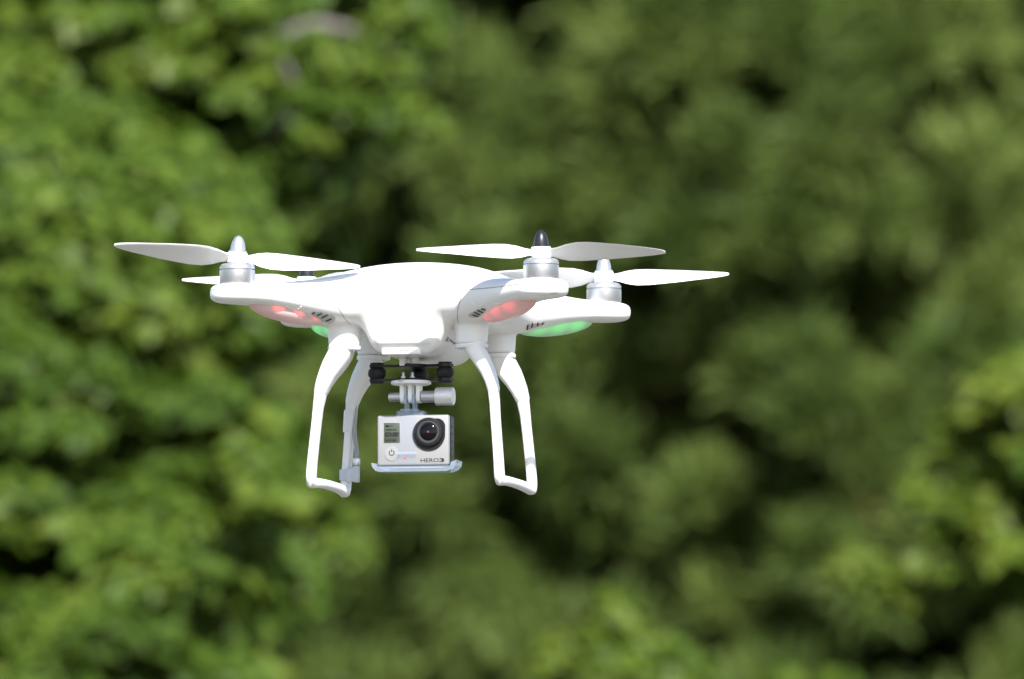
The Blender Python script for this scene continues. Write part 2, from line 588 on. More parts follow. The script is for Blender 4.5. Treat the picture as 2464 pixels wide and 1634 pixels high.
# LED lenses under the arms
spots = [(a, b, .001) for a in (-.021, -.003, .016) for b in (-.0108, .0108)]
M['led_red'] = led_material('frosted_red_lens', (.56, .46, .45), (1, .06, .05), spots, .5, .0085)
M['led_red_bright'] = led_material('brighter_frosted_red_lens', (.62, .46, .45), (1, .06, .05), spots, .22, .014)
M['led_green'] = led_material('frosted_green_lens', (.42, .57, .44), (.04, 1, .08), spots, .16, .015)
arms = [(-1, -1), (1, -1), (1, 1), (-1, 1)]
for i, (sx, sy) in enumerate(arms):
    vs, fs = [], []
    nu, nv = 28, 20
    for a in range(nu + 1):
        th = math.pi * a / nu
        for b in range(nv):
            ph = 2 * math.pi * b / nv
            vs.append(Vector((37 * math.cos(th), 12.3 * math.sin(th) ** .9 * math.cos(ph), 9.5 * math.sin(th) ** .9 * math.sin(ph))) * .001)
    for a in range(nu):
        for b in range(nv):
            b2 = (b + 1) % nv
            fs.append((a * nv + b, a * nv + b2, (a + 1) * nv + b2, (a + 1) * nv + b))
    key = ('led_red', 'led_red_bright', 'led_green', 'led_green')[i]
    o = link('led_lens', vs, fs, M[key], drone)
    bm = bmesh.new(); bm.from_mesh(o.data); bmesh.ops.remove_doubles(bm, verts=bm.verts[:], dist=1e-6)
    bmesh.ops.recalc_face_normals(bm, faces=bm.faces[:]); bm.to_mesh(o.data); bm.free()
    u = 127 / math.sqrt(2)
    o.location = (sx * u * .001, sy * u * .001, (-19.8 - BASE_Z) * .001)
    ang = math.atan2(sy, sx)
    o.rotation_euler = (Matrix.Rotation(ang, 3, 'Z') @ Matrix.Rotation(R(-7.5), 3, 'Y')).to_euler()
    o['label'] = 'red lit lens' if i < 2 else 'green lit lens'

# motors, propellers, spinners
def blade_mesh(sign, cone):
    rs = [6, 12, 18, 26, 36, 48, 60, 72, 84, 93, 98.5, 101, 102]
    ch = [10, 13, 19, 25, 27.5, 27, 25, 22, 18, 13.5, 9, 5, 2]
    be = [30, 33, 35, 33, 30, 27, 25, 22, 20, 18, 17, 17, 17]
    mb = MB()
    n = 18
    for side in (1, -1):
        vs, fs = [], []
        for r_, c, b in zip(rs, ch, be):
            for k in range(n):
                a = 2 * math.pi * k / n
                q = c / 2 * math.cos(a) + c * .06          # chordwise, + toward the leading edge
                tn = (.9 + .02 * c) * math.sin(a) * (1 - .35 * math.cos(a))
                camber = .05 * c * (1 - (2 * q / c) ** 2)
                bb = R(b) * sign
                yy, zz = -q, tn + camber
                Yv = yy * math.cos(bb) - zz * math.sin(bb)
                Zv = yy * math.sin(bb) + zz * math.cos(bb)
                sweepx = 0
                vs.append(Vector((side * r_, side * Yv, Zv + r_ * math.sin(R(cone)) + 20.5)))
        m_ = len(rs)
        for i in range(m_ - 1):
            for k in range(n):
                k2 = (k + 1) % n
                fs.append((i * n + k, i * n + k2, (i + 1) * n + k2, (i + 1) * n + k))
        fs.append(tuple(range(n - 1, -1, -1))); fs.append(tuple((m_ - 1) * n + k for k in range(n)))
        mb.raw(vs, fs)
    mb.lathe([(7.6, 16.3), (8, 16.8), (8, 24.4), (7.6, 25)], n=36)
    return mb

for i, (sx, sy) in enumerate(arms):
    px, py = sx * 124, sy * 124
    mb = MB().lathe([(13.6, -1.5), (14.2, 0), (14.2, 10.5), (12.8, 10.7), (12.8, 11.2)], (px, py, 0), n=48)
    mo = mb.build('motor', M['silver'], drone)
    mb = MB().lathe([(12.8, 11.3), (14.1, 11.4), (14.1, 13.4), (13.2, 14.8), (11.6, 15.8), (6, 16.2)], (px, py, 0), n=48)
    mb.build('motor_bell', M['silver_light'], drone, mo)
    sign = 1 if i in (0, 2) else -1
    cone = (1.0, .7, 1.2, .8)[i]
    mb = blade_mesh(sign, cone)
    tilt = (4.0, -.7, -.6, .5)[i]
    rot = Matrix.Rotation(R(12 + (17, 14, 4, -2)[i]), 3, 'Z')
    tl = Matrix.Rotation(R(tilt), 3, 'Y')
    piv = Vector((0, 0, 20.5))
    mb.v = [tl @ (rot @ (v - piv)) + piv + Vector((px, py, 0)) for v in mb.v]
    pr = mb.build('propeller', M['prop'], drone)
    prof = [(7.3, 24.8), (7.3, 26.2), (6.3, 26.6)]
    for k in range(11):
        t = k / 10
        prof.append((6.0 * math.sqrt(max(0, 1 - t ** 1.9)) if k < 10 else .02, 26.8 + 12 * t))
    mb = MB().lathe(prof, (px, py, 0), n=36)
    mb.v = [tl @ (v - piv - Vector((px, py, 0))) + piv + Vector((px, py, 0)) for v in mb.v]
    sp = mb.build('spinner', M['silver_light'] if i in (0, 2) else M['dark_metal'], drone, pr, auto=50)
    sp['label'] = 'silver spinner' if i in (0, 2) else 'dark spinner'

# landing gear: one U-shaped leg pair on each side
GZ = [-46, -49, -52, -57, -63, -68.5, -76, -83.2, -84.0, -95]
G_OUT = [64, 64, 63.9, 66.7, 69.9, 72.0, 74.4, 75.9, 75.5, 76.3]
G_WIDE = [44, 44.6, 45.8, 48.8, 53.2, 57.4, 62.0, 65.3, 65.8, 68.3]          # inner edge where the leg foot spreads
G_SLIM = [47.5, 48.6, 50.4, 54.2, 58.4, 61.8, 65.2, 67.0, 67.4, 68.7]
G_Y = [53.5, 53.7, 54, 54.6, 55.4, 56, 57, 57.8, 57.9, 59]
G_WY = [12, 12.5, 12.5, 12, 11, 10, 8.2, 6.6, 6.2, 5.6]
def leg_half(k):
    """one leg from its mount to the middle of the skid: (z, x, y, half width, half depth)"""
    L = []
    for z, o, wd, sl, y, wy in zip(GZ, G_OUT, G_WIDE, G_SLIM, G_Y, G_WY):
        i = sl + (wd - sl) * k
        L.append((z, (o + i) / 2, y, (o - i) / 2, wy))
    return L + [(-106, 73.3, 60, 3.8, 5.2), (-122, 74.8, 61.4, 3.8, 5.0), (-140, 76.4, 62.8, 3.9, 5.0), (-149, 77, 63.3, 4.0, 5.0),
         (-152.5, 77.1, 62.8, 4.0, 4.9), (-154.8, 77.2, 61, 4.0, 4.7), (-155.6, 77.2, 58, 4.0, 4.5), (-155.2, 76.6, 48, 4.0, 3.9), (-154.4, 76, 25, 4.0, 3.6), (-154.2, 76, 0, 4.0, 3.5)]
for sx in (-1, 1):
    fr, re = leg_half(1.0 if sx < 0 else .25), leg_half(1.0)
    pts = [(sx * x, -y, z) for z, x, y, a, b in fr] + [(sx * x, y, z) for z, x, y, a, b in re[-2::-1]]
    szs = [(a, b) for z, x, y, a, b in fr] + [(a, b) for z, x, y, a, b in re[-2::-1]]
    mb = MB().sweep(pts, szs, (1, 0, 0), 24, 3.4)
    for sy in (-1, 1):
        mb.lathe([(13.2, -49.2), (13.6, -48.6), (13.6, -46.4), (13.2, -46.05)], (sx * 52, sy * 53, 0), n=36)
    g = mb.build('landing_gear', M['white'], drone)
    for sy in (-1, 1):
        MB().lathe([(1.6, -50.6), (1.6, -49.2)], (sx * 44, sy * 56, 0), n=12).build('mount_screw', M['silver'], drone, g)
    if sx < 0:
        # rear left leg carries a band, a cable and a clamp-on sensor
        mb = MB().sweep([(-72.0, 58.4, -89.5), (-73.6, 60.4, -107)], [(4.9, 6.9), (4.8, 6.4)], (1, 0, 0), 20, 4)
        mb.build('strap_band', M['milky'], drone, g)
        mb = MB().tube([(-66, 55, -70), (-67.2, 55, -84), (-67.8, 55, -100), (-67.4, 55.5, -112), (-66.0, 56, -122), (-66.2, 56, -132)], 1.2, 8)
        mb.tube([(-67.5, 54, -98), (-69, 54, -110), (-67.6, 54.5, -121), (-66.6, 55, -130)], .9, 8)
        mb.build('cable', M['grey_cable'], drone, g)
        mb = MB().box((-66.6, 55.5, -131.5), (5.2, 5.2, 6), .8)
        mb.build('plug', M['silver'], drone, g)
        mb = MB().box((-70.6, 54.8, -142), (8, 4.5, 11.5), .8).box((-66.8, 56, -141.5), (4.6, 6, 13.5), .8).box((-77, 57.2, -142), (8, 3, 9), .6)
        mb.box((-70.8, 52.3, -141.5), (2.4, .8, 8), .2)
        mb.build('clamp', M['clamp'], drone, g)

# ------------------------------------------------------------------ camera mount under the belly
MX, MY = -3.0, -28.0
mount = placed_root('camera_mount', (MX, MY, -140.5))
tag(mount, 'vibration damping camera mount with black rubber balls and clear cradle under the drone', 'camera mount')
mb = MB().lathe([(3.0, -61), (3.0, -53.5)], (MX - 5.2, MY - 6, 0), n=20).lathe([(3.8, -61), (3.8, -53.5)], (MX + 3.2, MY - 2, 0), n=20)
mb.build('posts', M['milky'], mount)
def tri_plate(z, th):
    """flat plate with a central hub and three arms"""
    mb = MB()
    out = []
    for (bx, by) in ((-28, 0), (28, 0), (0, 29)):
        d = Vector((bx, by - 7, 0)); L = d.length; d.normalize(); nrm = Vector((-d.y, d.x, 0))
        c = Vector((MX, MY + 7, z))
        P = [c + nrm * 8, c + d * 13 + nrm * 4, c + d * (L - 7) + nrm * 3, c + d * L + nrm * 6, c + d * (L + 6) + nrm * 3, c + d * (L + 6) - nrm * 3, c + d * L - nrm * 6, c + d * (L - 7) - nrm * 3, c + d * 13 - nrm * 4, c - nrm * 8]
        n = len(P)
        zz = Vector((0, 0, th / 2))
        mb.raw([p + zz for p in P] + [p - zz for p in P], [tuple(range(n)), tuple(range(2 * n - 1, n - 1, -1))] + [(i, i + n, (i + 1) % n + n, (i + 1) % n) for i in range(n)])
    mb.lathe([(13, z - th / 2 - .1), (13, z + th / 2 + .1)], (MX, MY + 4, 0), n=32)
    return mb
for z in (-60.6, -72.0):
    pl = tri_plate(z, 2.2).build('damper_plate', M['black'], mount)
for (bx, by) in ((-28, 0), (28, 0), (0, 29)):
    c = (MX + bx, MY + by, 0)
    prof = [(5.2, -74.8), (5.5, -74.5), (5.5, -72.9), (4.2, -72.7), (3.4, -71.6)]
    for k in range(11):
        a = -math.pi / 2 + math.pi * (k + 1) / 12
        prof.append((7.4 * math.cos(a) ** .75 if math.cos(a) > 0 else 0, -66.3 + 5.5 * math.sin(a)))
    prof += [(3.4, -61.0), (4.2, -59.8), (5.5, -59.7), (5.5, -58.2), (5.2, -57.9)]
    MB().lathe(prof, c, n=32).build('rubber_damper', M['rubber'], mount, auto=50)
mb = MB()
for (bx, by) in ((-4.5, -8.5), (2.5, -6)):
    mb.lathe([(1.9, -71.2), (1.9, -69.6), (1.1, -69.4), (1.1, -66.9), (.8, -66.2), (.02, -66)], (MX + bx, MY + by, 0), n=14)
mb.lathe([(1.9, -74.4), (2.6, -73.6), (2.6, -72.8)], (MX - 4.5, MY - 14.2, 0), n=14)
mb.build('screws', M['silver_light'], mount)
mb = MB().lathe([(14.5, -76.2), (16.2, -75.3), (16.2, -73.6), (15.8, -72.9)], (MX, MY, 0), n=48)
for dx in (-6.6, 0, 6.6):
    pr = [(-5.5, -75.5), (5.5, -75.5), (5.2, -82)] + [(5.2 * math.cos(a), -85.7 + 5.2 * math.sin(a)) for a in [-.1 - (math.pi - .2) * k / 10 for k in range(11)]] + [(-5.2, -82)]
    n = len(pr)
    vs = [Vector((MX + dx - 1.6, MY + a, b)) for a, b in pr] + [Vector((MX + dx + 1.6, MY + a, b)) for a, b in pr]
    mb.raw(vs, [tuple(range(n)), tuple(range(2 * n - 1, n - 1, -1))] + [(i, i + n, (i + 1) % n + n, (i + 1) % n) for i in range(n)])
mb.build('pronged_base', M['white'], mount)
zc = -85.7
mb = MB().lathe([(2.4, -18.2), (3.6, -17.4), (3.6, -8.5)], (MX, MY, zc), 'x', 28)
mb.lathe([(3.8, 8.4), (4.7, 8.8), (4.7, 20.5)], (MX, MY, zc), 'x', 28)
sc = mb.build('thumbscrew', M['silver_light'], mount)
# knurled knob: crossed ridges
vs, fs, n, m_ = [], [], 72, 25
for j in range(m_):
    x = 20.3 + 15.0 * j / (m_ - 1)
    for k in range(n):
        a = 2 * math.pi * k / n
        edge = 1 - .10 * (j in (0, m_ - 1))
        r_ = 7.15 * edge + (.28 * ((-1) ** (k + j)) if 0 < j < m_ - 1 else 0)
        vs.append(Vector((MX + x, MY + r_ * math.cos(a), zc + r_ * math.sin(a))))
for j in range(m_ - 1):
    for k in range(n):
        k2 = (k + 1) % n
        fs.append((j * n + k, j * n + k2, (j + 1) * n + k2, (j + 1) * n + k))
fs += [tuple(range(n - 1, -1, -1)), tuple((m_ - 1) * n + k for k in range(n))]
MB().raw(vs, fs).build('knurled_knob', M['knurl'], mount, sc, auto=12)
# clear cradle: prongs, top block, front strip, tray
mb = MB()
for dx in (-3.3, 3.3):
    mb.box((MX + dx, MY, -91.2), (2.9, 9.5, 14.5), 1.0)
mb.build('clear_prongs', M['clear'], mount)
mb = MB().box((MX + .8, MY, -99.2), (22, 17, 4.0), .6).box((MX + .5, MY - 8, -96.7), (15, 2.4, 1.6), .4)
mb.build('clear_block', M['clear'], mount)
CAMX, CAMY, CAMZ = .8, -38.0, -121.3                     # centre of the camera's front plate
mb = MB().box((CAMX - 4.8, CAMY - 1.6, -120.0), (15.8, 1.0, 40.5), .3)
mb.build('clear_strip', M['clear_thin'], mount)
mb = MB().lathe([(.9, -8.2), (1.1, -7.9), (1.1, 7.9), (.9, 8.2)], (CAMX - 4.6, CAMY - 3.0, -131.6), 'x', 16)
mb.build('hinge_pin', M['clear_mid'], mount)
mb = MB()
poly = [(-35, -139.2), (-34.4, -142.3), (-31.5, -145.6), (-28, -146.6), (26.5, -146.6), (32, -144.8), (34.6, -141.8), (35, -137.6), (30.4, -139.2), (29.6, -142.2), (-29.8, -142.2), (-31, -139.8)]
mb.prism([(CAMX + 1.4 + a, b) for a, b in poly], CAMY - 3.2, CAMY + 18)
mb.build('clear_tray', M['clear'], mount, auto=30)
mb = MB().box((CAMX + 0, CAMY - 3.5, -143.6), (52, .5, .7), .1).box((CAMX - 21, CAMY - 3.45, -145.2), (4.5, .5, 1.0), .1)
mb.build('tray_ribs', M['clear'], mount)

# ------------------------------------------------------------------ the action camera in the cradle
ac = placed_root('action_camera', (CAMX, CAMY + 10.5, -141.8))
tag(ac, 'silver and black action camera with round lens hanging under the drone', 'camera')
MB().box((CAMX, CAMY + 2.9, CAMZ), (58.8, 5.8, 40.6), 1.8, 3).build('front_plate', M['silver_paint'], ac)
mb = MB().box((CAMX + .3, CAMY + 13.2, CAMZ), (58.6, 15.6, 40.2), 1.6, 3)
for k in range(5): mb.box((CAMX + 29.6, CAMY + 12, CAMZ + 12 - 6 * k), (.5, 9, 2.2), .2)
mb.build('rear_case', M['black_plastic'], ac)
LX, LZ = CAMX + 13.1, CAMZ + 4.7
out = circle(LX, LZ, 13.4, 30, math.pi * .5, math.pi * 2)
out += [(LX + 13.4, LZ + 4)] + circle(LX + 13.4 - 6.5, LZ + 12.6 - 6.5, 6.5, 8, 0, math.pi / 2) + [(LX + 5, LZ + 12.6), (LX, LZ + 12.9)]
out[0] = (LX - 1, LZ + 13.2)
bez = MB().prism(out, CAMY - .9, CAMY + 2).build('lens_bezel', M['black_plastic'], ac)
LX, LZ = CAMX + 13.4, CAMZ + 6.2
mb = MB().lathe([(11.8, -.8), (11.4, -3.2), (10.9, -3.9), (9.6, -4.1), (9.2, -3.6)], (LX, CAMY, LZ), 'y', 48)
lens = mb.build('lens', M['black_plastic'], ac)
MB().lathe([(9.3, -3.7), (9.1, -4.5), (7.9, -4.6), (7.2, -3.4)], (LX, CAMY, LZ), 'y', 48).build('lens_ring', M['ring_grey'], ac, lens)
MB().lathe([(7.3, -3.5), (6.5, -4.1), (4.5, -4.7), (2, -5.0), (.02, -5.05)], (LX, CAMY, LZ), 'y', 48).build('lens_glass', M['lens_glass'], ac, lens)
MB().lathe([(1.0, -5.0), (.8, -5.25), (.02, -5.35)], (LX, CAMY, LZ + .1), 'y', 16).build('lens_reflection_dot', M['lens_reflection'], ac, lens)  # red reflection in the glass, put in as a small coloured cap
# status screen
sx0, sx1 = CAMX - 23.8, CAMX - 10.8
scr = MB().box(((sx0 + sx1) / 2, CAMY - .05, CAMZ + 6.2), (13.2, .7, 16.2), .25).build('screen', M['lcd'], ac)
MB().box(((sx0 + sx1) / 2, CAMY + .15, CAMZ + 6.2), (14.0, .7, 17.0), .25).build('screen_rim', M['ink_soft'], ac, scr)
mb = MB()
ys = CAMY - .52
add_text(mb, '03:00', sx0 + .9, ys, CAMZ + 2.9, 11.4, 3.9, .035)
mb.box((sx0 + 2.6, ys, CAMZ + 11.6), (2.0, .1, 1.4), 0).box((sx0 + 4.2, ys, CAMZ + 11.6), (.9, .1, .7), 0)
add_text(mb, 'M', sx0 + 5.4, ys, CAMZ + 11.0, 1.5, 1.3)
add_text(mb, '1080-30', sx0 + 1.2, ys, CAMZ + 8.0, 9.2, 1.3, .02)
mb.box(((sx0 + sx1) / 2 - .3, ys, CAMZ + 1.3), (11.4, .1, .25), 0)
add_text(mb, '0:57:38', sx0 + 1.2, ys, CAMZ - .9, 8.8, 1.5, .03)
mb.build('screen_readout', M['ink'], ac, scr, auto=None)
# power button
BX, BZ = CAMX - 17.3, CAMZ - 10.8
bt = MB().lathe([(5.9, .5), (5.8, -.3), (5.5, -.55), (.02, -.7)], (BX, CAMY, BZ), 'y', 40).build('power_button', M['silver_paint'], ac)
mb = MB()
for r0, r1, a0, a1 in ((1.75, 2.35, R(125), R(415)),):
    o_ = circle(BX, BZ + .9, r1, 20, a0, a1) + [(BX + r1 * math.cos(a1), BZ + .9 + r1 * math.sin(a1))]
    i_ = circle(BX, BZ + .9, r0, 20, a0, a1) + [(BX + r0 * math.cos(a1), BZ + .9 + r0 * math.sin(a1))]
    n = len(o_)
    mb.raw([Vector((a, CAMY - .85, b)) for a, b in o_ + i_], [(k, k + 1, n + k + 1, n + k) for k in range(n - 1)])
mb.raw([Vector((BX + a, CAMY - .85, BZ + .9 + b)) for a, b in ((-.3, .6), (.3, .6), (.3, 3), (-.3, 3))], [(0, 1, 2, 3)])
mb.build('power_symbol', M['ink'], ac, bt, auto=None)
mb = MB(); add_text(mb, 'mode', BX - 2.8, CAMY - .8, BZ - 4.0, 5.6, 1.3)
mb.build('button_lettering', M['ink_soft'], ac, bt, auto=None)
o_ = circle(BX, BZ, 6.15, 40); i_ = circle(BX, BZ, 5.85, 40)
mb = MB().raw([Vector((a, CAMY - .12, b)) for a, b in o_ + i_], [(k, (k + 1) % 40, 40 + (k + 1) % 40, 40 + k) for k in range(40)])
mb.build('button_groove', M['ink_soft'], ac, bt, auto=None)
mb = MB()
add_text(mb, 'HERO', CAMX + 6.3, CAMY - .15, CAMZ - 17.9, 14.9, 3.2, .004)
add_text(mb, '3', CAMX + 21.7, CAMY - .15, CAMZ - 17.9, 4.0, 3.2, .028)
mb.build('front_lettering', M['ink'], ac, auto=None)
M['rec'] = mat('red_record_light', (.5, .05, .05), .3, Emission_Color=(1, .08, .1, 1), Emission_Strength=.25)
MB().lathe([(1.0, .2), (.9, -.3), (.02, -.45)], (CAMX - 6.5, CAMY, CAMZ - 14.2), 'y', 16).build('record_light', M['rec'], ac)

# ------------------------------------------------------------------ ground
def ground_material():
    m = mat('dry_grass_ground', (.25, .22, .17), .95, spec=.1)
    t = m.node_tree
    p = t.nodes['Principled BSDF']
    tc = t.nodes.new('ShaderNodeTexCoord')
    n1 = t.nodes.new('ShaderNodeTexNoise'); n1.inputs['Scale'].default_value = .35; n1.inputs['Detail'].default_value = 10
    t.links.new(tc.outputs['Object'], n1.inputs['Vector'])
    cr = t.nodes.new('ShaderNodeValToRGB')
    cr.color_ramp.elements[0].position = .35; cr.color_ramp.elements[0].color = (.17, .16, .15, 1)
    cr.color_ramp.elements[1].position = .7; cr.color_ramp.elements[1].color = (.11, .115, .085, 1)
    t.links.new(n1.outputs['Fac'], cr.inputs[0])
    t.links.new(cr.outputs[0], p.inputs['Base Color'])
    return m
gs, gn = 400.0, 40
gv, gf = [], []
for j in range(gn + 1):
    for i in range(gn + 1):
        x, y = -gs + 2 * gs * i / gn, -gs + 2 * gs * j / gn + 100
        gv.append((x, y, .0))
for j in range(gn):
    for i in range(gn):
        a = j * (gn + 1) + i
        gf.append((a, a + 1, a + gn + 2, a + gn + 1))
tag(link('ground', gv, gf, ground_material(), None), kind='structure')

# ------------------------------------------------------------------ trees
def rand_dirs(rng, n):
    d = rng.normal(size=(n, 3))
    return d / np.linalg.norm(d, axis=1)[:, None]
def norm(a): return a / np.maximum(np.linalg.norm(a, axis=1), 1e-6)[:, None]

def quad_mesh(name, V, nv, F, tint, m):
    """V (N, nv, 3) vertices per leaf, F quads per leaf"""
    N = V.shape[0]
    me = bpy.data.meshes.new(name)
    me.vertices.add(N * nv)
    me.vertices.foreach_set('co', V.reshape(-1).astype(np.float32))
    F = np.array(F)
    Fi = (F[None] + (np.arange(N) * nv)[:, None, None]).reshape(-1, 4)
    me.loops.add(Fi.size)
    me.loops.foreach_set('vertex_index', Fi.reshape(-1).astype(np.int32))
    me.polygons.add(len(Fi))
    me.polygons.foreach_set('loop_start', (np.arange(len(Fi)) * 4).astype(np.int32))
    me.update(calc_edges=True)
    a = me.attributes.new('tint', 'FLOAT', 'POINT')
    a.data.foreach_set('value', np.repeat(tint, nv).astype(np.float32))
    me.materials.append(m)
    return me

def broad_leaves(rng, C, Rad, n_per, size, tint0):
    """leaf blades over the outside of each bough; C (B,3), Rad (B,3)"""
    B = len(C)
    cnt = np.maximum(8, (n_per * (Rad[:, 0] / .22) ** 2).astype(int))
    bi = np.repeat(np.arange(B), cnt)
    n = len(bi)
    d = rand_dirs(rng, n)
    d[:, 2] = np.where(d[:, 2] < -.3, -d[:, 2] * .6, d[:, 2])
    r_ = .45 + .6 * rng.random(n) ** .7
    P = C[bi] + d * Rad[bi] * r_[:, None]
    nrm = norm(d * .75 + np.array([.1, -.25, .55]) + rng.normal(size=(n, 3)) * .42)
    ax = norm(np.cross(nrm, rng.normal(size=(n, 3))) + np.array([0, 0, -.25]))
    ax = norm(ax - nrm * (ax * nrm).sum(1)[:, None])
    sd = np.cross(nrm, ax)
    L = size * (.6 + .7 * rng.random(n))
    W = L * (.36 + .12 * rng.random(n))
    L, W = L[:, None], W[:, None]
    V = np.stack([P - ax * L * .5, P - ax * L * .05 + sd * W + nrm * W * .25, P + ax * L * .5 - nrm * L * .08, P - ax * L * .05 - sd * W + nrm * W * .25, P + ax * L * .02 - nrm * W * .08], 1)
    tint = np.clip(tint0[bi] + rng.normal(size=n) * .14, 0, 1)
    return V, tint

def pine_needles(rng, C, Rad, Out, tufts, per, length, width, tint0):
    """needle tufts on the outer, upper side of each bough"""
    B = len(C)
    bi = np.repeat(np.arange(B), tufts)
    d = rand_dirs(rng, len(bi))
    d = norm(d + Out[bi] * .5 + np.array([0, 0, .45]))
    T = C[bi] + d * Rad[bi] * (.35 + .65 * rng.random(len(bi)))[:, None]
    ta = norm(d * .6 + Out[bi] * .5 + np.array([0, 0, .5]) + rng.normal(size=(len(bi), 3)) * .3)
    tt = np.clip(tint0[bi] + rng.normal(size=len(bi)) * .1, 0, 1)
    ti = np.repeat(np.arange(len(bi)), per)
    n = len(ti)
    ax = norm(ta[ti] * .75 + rand_dirs(rng, n) * .75)
    P = T[ti] + ta[ti] * (rng.random(n)[:, None] - .5) * length * .8
    sd = norm(np.cross(ax, rng.normal(size=(n, 3))))
    L = (length * (.7 + .5 * rng.random(n)))[:, None]
    Wd = (width * (.7 + .6 * rng.random(n)))[:, None]
    V = np.stack([P - sd * Wd * .5, P + sd * Wd * .5, P + ax * L + sd * Wd * .35, P + ax * L - sd * Wd * .35], 1)
    tint = np.clip(tt[ti] + rng.normal(size=n) * .06, 0, 1)
    return V, tint

LEAF_F = [(0, 1, 2, 4), (0, 4, 2, 3)]
NEEDLE_F = [(0, 1, 2, 3)]
M['leaf_a'] = leaf_material('bright_broad_leaf', [(0, (.030, .058, .009)), (.5, (.066, .113, .014)), (1, (.124, .165, .024))], .42, .25)
M['leaf_b'] = leaf_material('yellow_green_leaf', [(0, (.036, .068, .010)), (.5, (.082, .130, .016)), (1, (.140, .175, .026))], .42, .28)
M['needle'] = leaf_material('pine_needle', [(0, (.14, .07, .035)), (.08, (.066, .080, .022)), (.4, (.064, .105, .022)), (1, (.134, .182, .042))], .55, .12, .15)

def limb(mb, p0, p1, r0, r1, rng, bend=.15, n=7):
    p0, p1 = Vector(p0), Vector(p1)
    L = (p1 - p0).length
    off = Vector(rng.normal(size=3)) * L * bend
    pts = [p0.lerp(p1, k / (n - 1)) + off * math.sin(math.pi * k / (n - 1)) for k in range(n)]
    rr = [r0 + (r1 - r0) * k / (n - 1) for k in range(n)]
    mb.tube(pts, rr, 9)

def wood(name, m, parent, mb):
    return link(name, mb.v, mb.f, m, parent)

def broad_tree(loc, crown_c, crown_r, nb, label, seed, m, bough=(.16, .28), n_per=760, size=.046, accept=None, limit=None, extra=None, tint=(.25, .75), group='broadleaf trees at the wood edge'):
    """tapered trunk, limbs and a crown of leafy boughs; coordinates local to the trunk base"""
    rng = np.random.default_rng(seed)
    root = empty('broadleaf_tree', loc)
    tag(root, label, 'tree', group)
    cc, cr = np.array(crown_c), np.array(crown_r)
    C, Rd = [], []
    world = np.array(loc)
    def put(n, sampler, sz, test):
        got = tries = 0
        while got < n and tries < n * 40:
            tries += 1
            p = sampler()
            if p is None or p[2] < .5: continue
            rad = rng.uniform(*sz)
            if test is not None and not test(p + world, rad, rng): continue
            C.append(p); Rd.append(np.array([1, 1, rng.uniform(.6, .85)]) * rad); got += 1
    def facing(lo, hi):                                  # boughs on the side towards the clearing
        def f():
            q = rng.uniform(-1, 1, 2)
            r2 = q @ q
            if r2 > 1: return None
            return cc + cr * np.array([q[0], -math.sqrt(1 - r2), q[1]]) + np.array([0, rng.uniform(lo, hi), 0])
        return f
    def around():
        d = rand_dirs(rng, 1)[0]
        if d[1] < -.3: return None
        return cc + d * cr * (.8 + .2 * rng.random())
    put(nb, facing(0, .45), bough, accept)
    put(nb // 3, facing(.6, 1.1), (bough[0] * 1.3, bough[1] * 1.3), limit)
    put(nb // 5, around, (.25, .4), limit)
    n_main = len(C)
    if extra:
        for (q, rad) in extra:
            C.append(np.array(q) - world); Rd.append(np.array([1, 1, .75]) * rad)
    C, Rd = np.array(C), np.array(Rd)
    t0 = rng.uniform(*tint, size=len(C))
    Vv, tn = broad_leaves(rng, C, Rd, n_per, size, t0)
    me = quad_mesh('crown', Vv, 5, LEAF_F, tn, m)
    o = bpy.data.objects.new('crown', me); COL.objects.link(o); o.parent = root
    mb = MB()
    top = Vector((cc[0], cc[1], cc[2] + cr[2] * .6))
    limb(mb, (0, 0, -.15), top, .17, .03, rng, .03, 12)
    for k in rng.permutation(n_main)[:34]:
        e = Vector(C[k])
        h = max(.9, min(e.z - .35 * math.hypot(e.x - cc[0], e.y - cc[1]) - .2, top.z - .2))
        f = h / top.z
        limb(mb, (top.x * f, top.y * f, h), e, .045 * (1 - .6 * f), .008, rng, .06)
    wood('trunk', M['bark'], root, mb)
    return root


def proj(p):
    """photo pixel of a world point, for placing the openings between boughs"""
    a = R(PITCH)
    y, z = p[1], p[2] - CAM_H
    dep = y * math.cos(a) + z * math.sin(a)
    return CX + p[0] / dep * FPX, CY - (-y * math.sin(a) + z * math.cos(a)) / dep * FPX, FPX / dep

def in_hole(lst, sx, sy, pad):
    return any(((sx - x) / (a + pad)) ** 2 + ((sy - y) / (b + pad)) ** 2 < 1 for x, y, a, b in lst)

# left: an upper crown reaching in from the left, and a lower tree in front of it
H_LEFT = [(755, 150, 62, 60), (375, 48, 45, 60), (500, 292, 50, 50), (146, 250, 45, 50), (224, 165, 50, 40), (802, 448, 55, 80), (895, 385, 45, 60),
          (552, 401, 55, 40), (688, 535, 55, 55), (156, 470, 90, 70), (70, 560, 90, 70), (182, 560, 60, 60), (980, 130, 40, 50), (130, 700, 90, 60),
          (130, 885, 60, 80), (290, 1160, 60, 60), (677, 1025, 60, 70), (656, 915, 60, 80), (52, 1338, 90, 50), (172, 1364, 110, 70), (495, 1494, 80, 70),
          (600, 1572, 90, 60), (453, 1244, 60, 50), (330, 1085, 60, 40), (760, 1290, 50, 40)]
EDGE_X = [-900, -200, 0, 200, 320, 420, 520, 640, 780, 900, 1000, 1120, 1250, 1330, 1420, 1520, 1640, 2400]
EDGE_V = [1020, 1050, 1050, 1080, 1090, 960, 870, 850, 770, 690, 700, 760, 880, 900, 800, 720, 690, 640]
def accept_left(p, rad, rng):
    sx, sy, k = proj(p)
    if sx + rad * k * .5 > np.interp(sy, EDGE_X, EDGE_V): return False
    return not in_hole(H_LEFT, sx, sy, rad * k * .2 - 22)
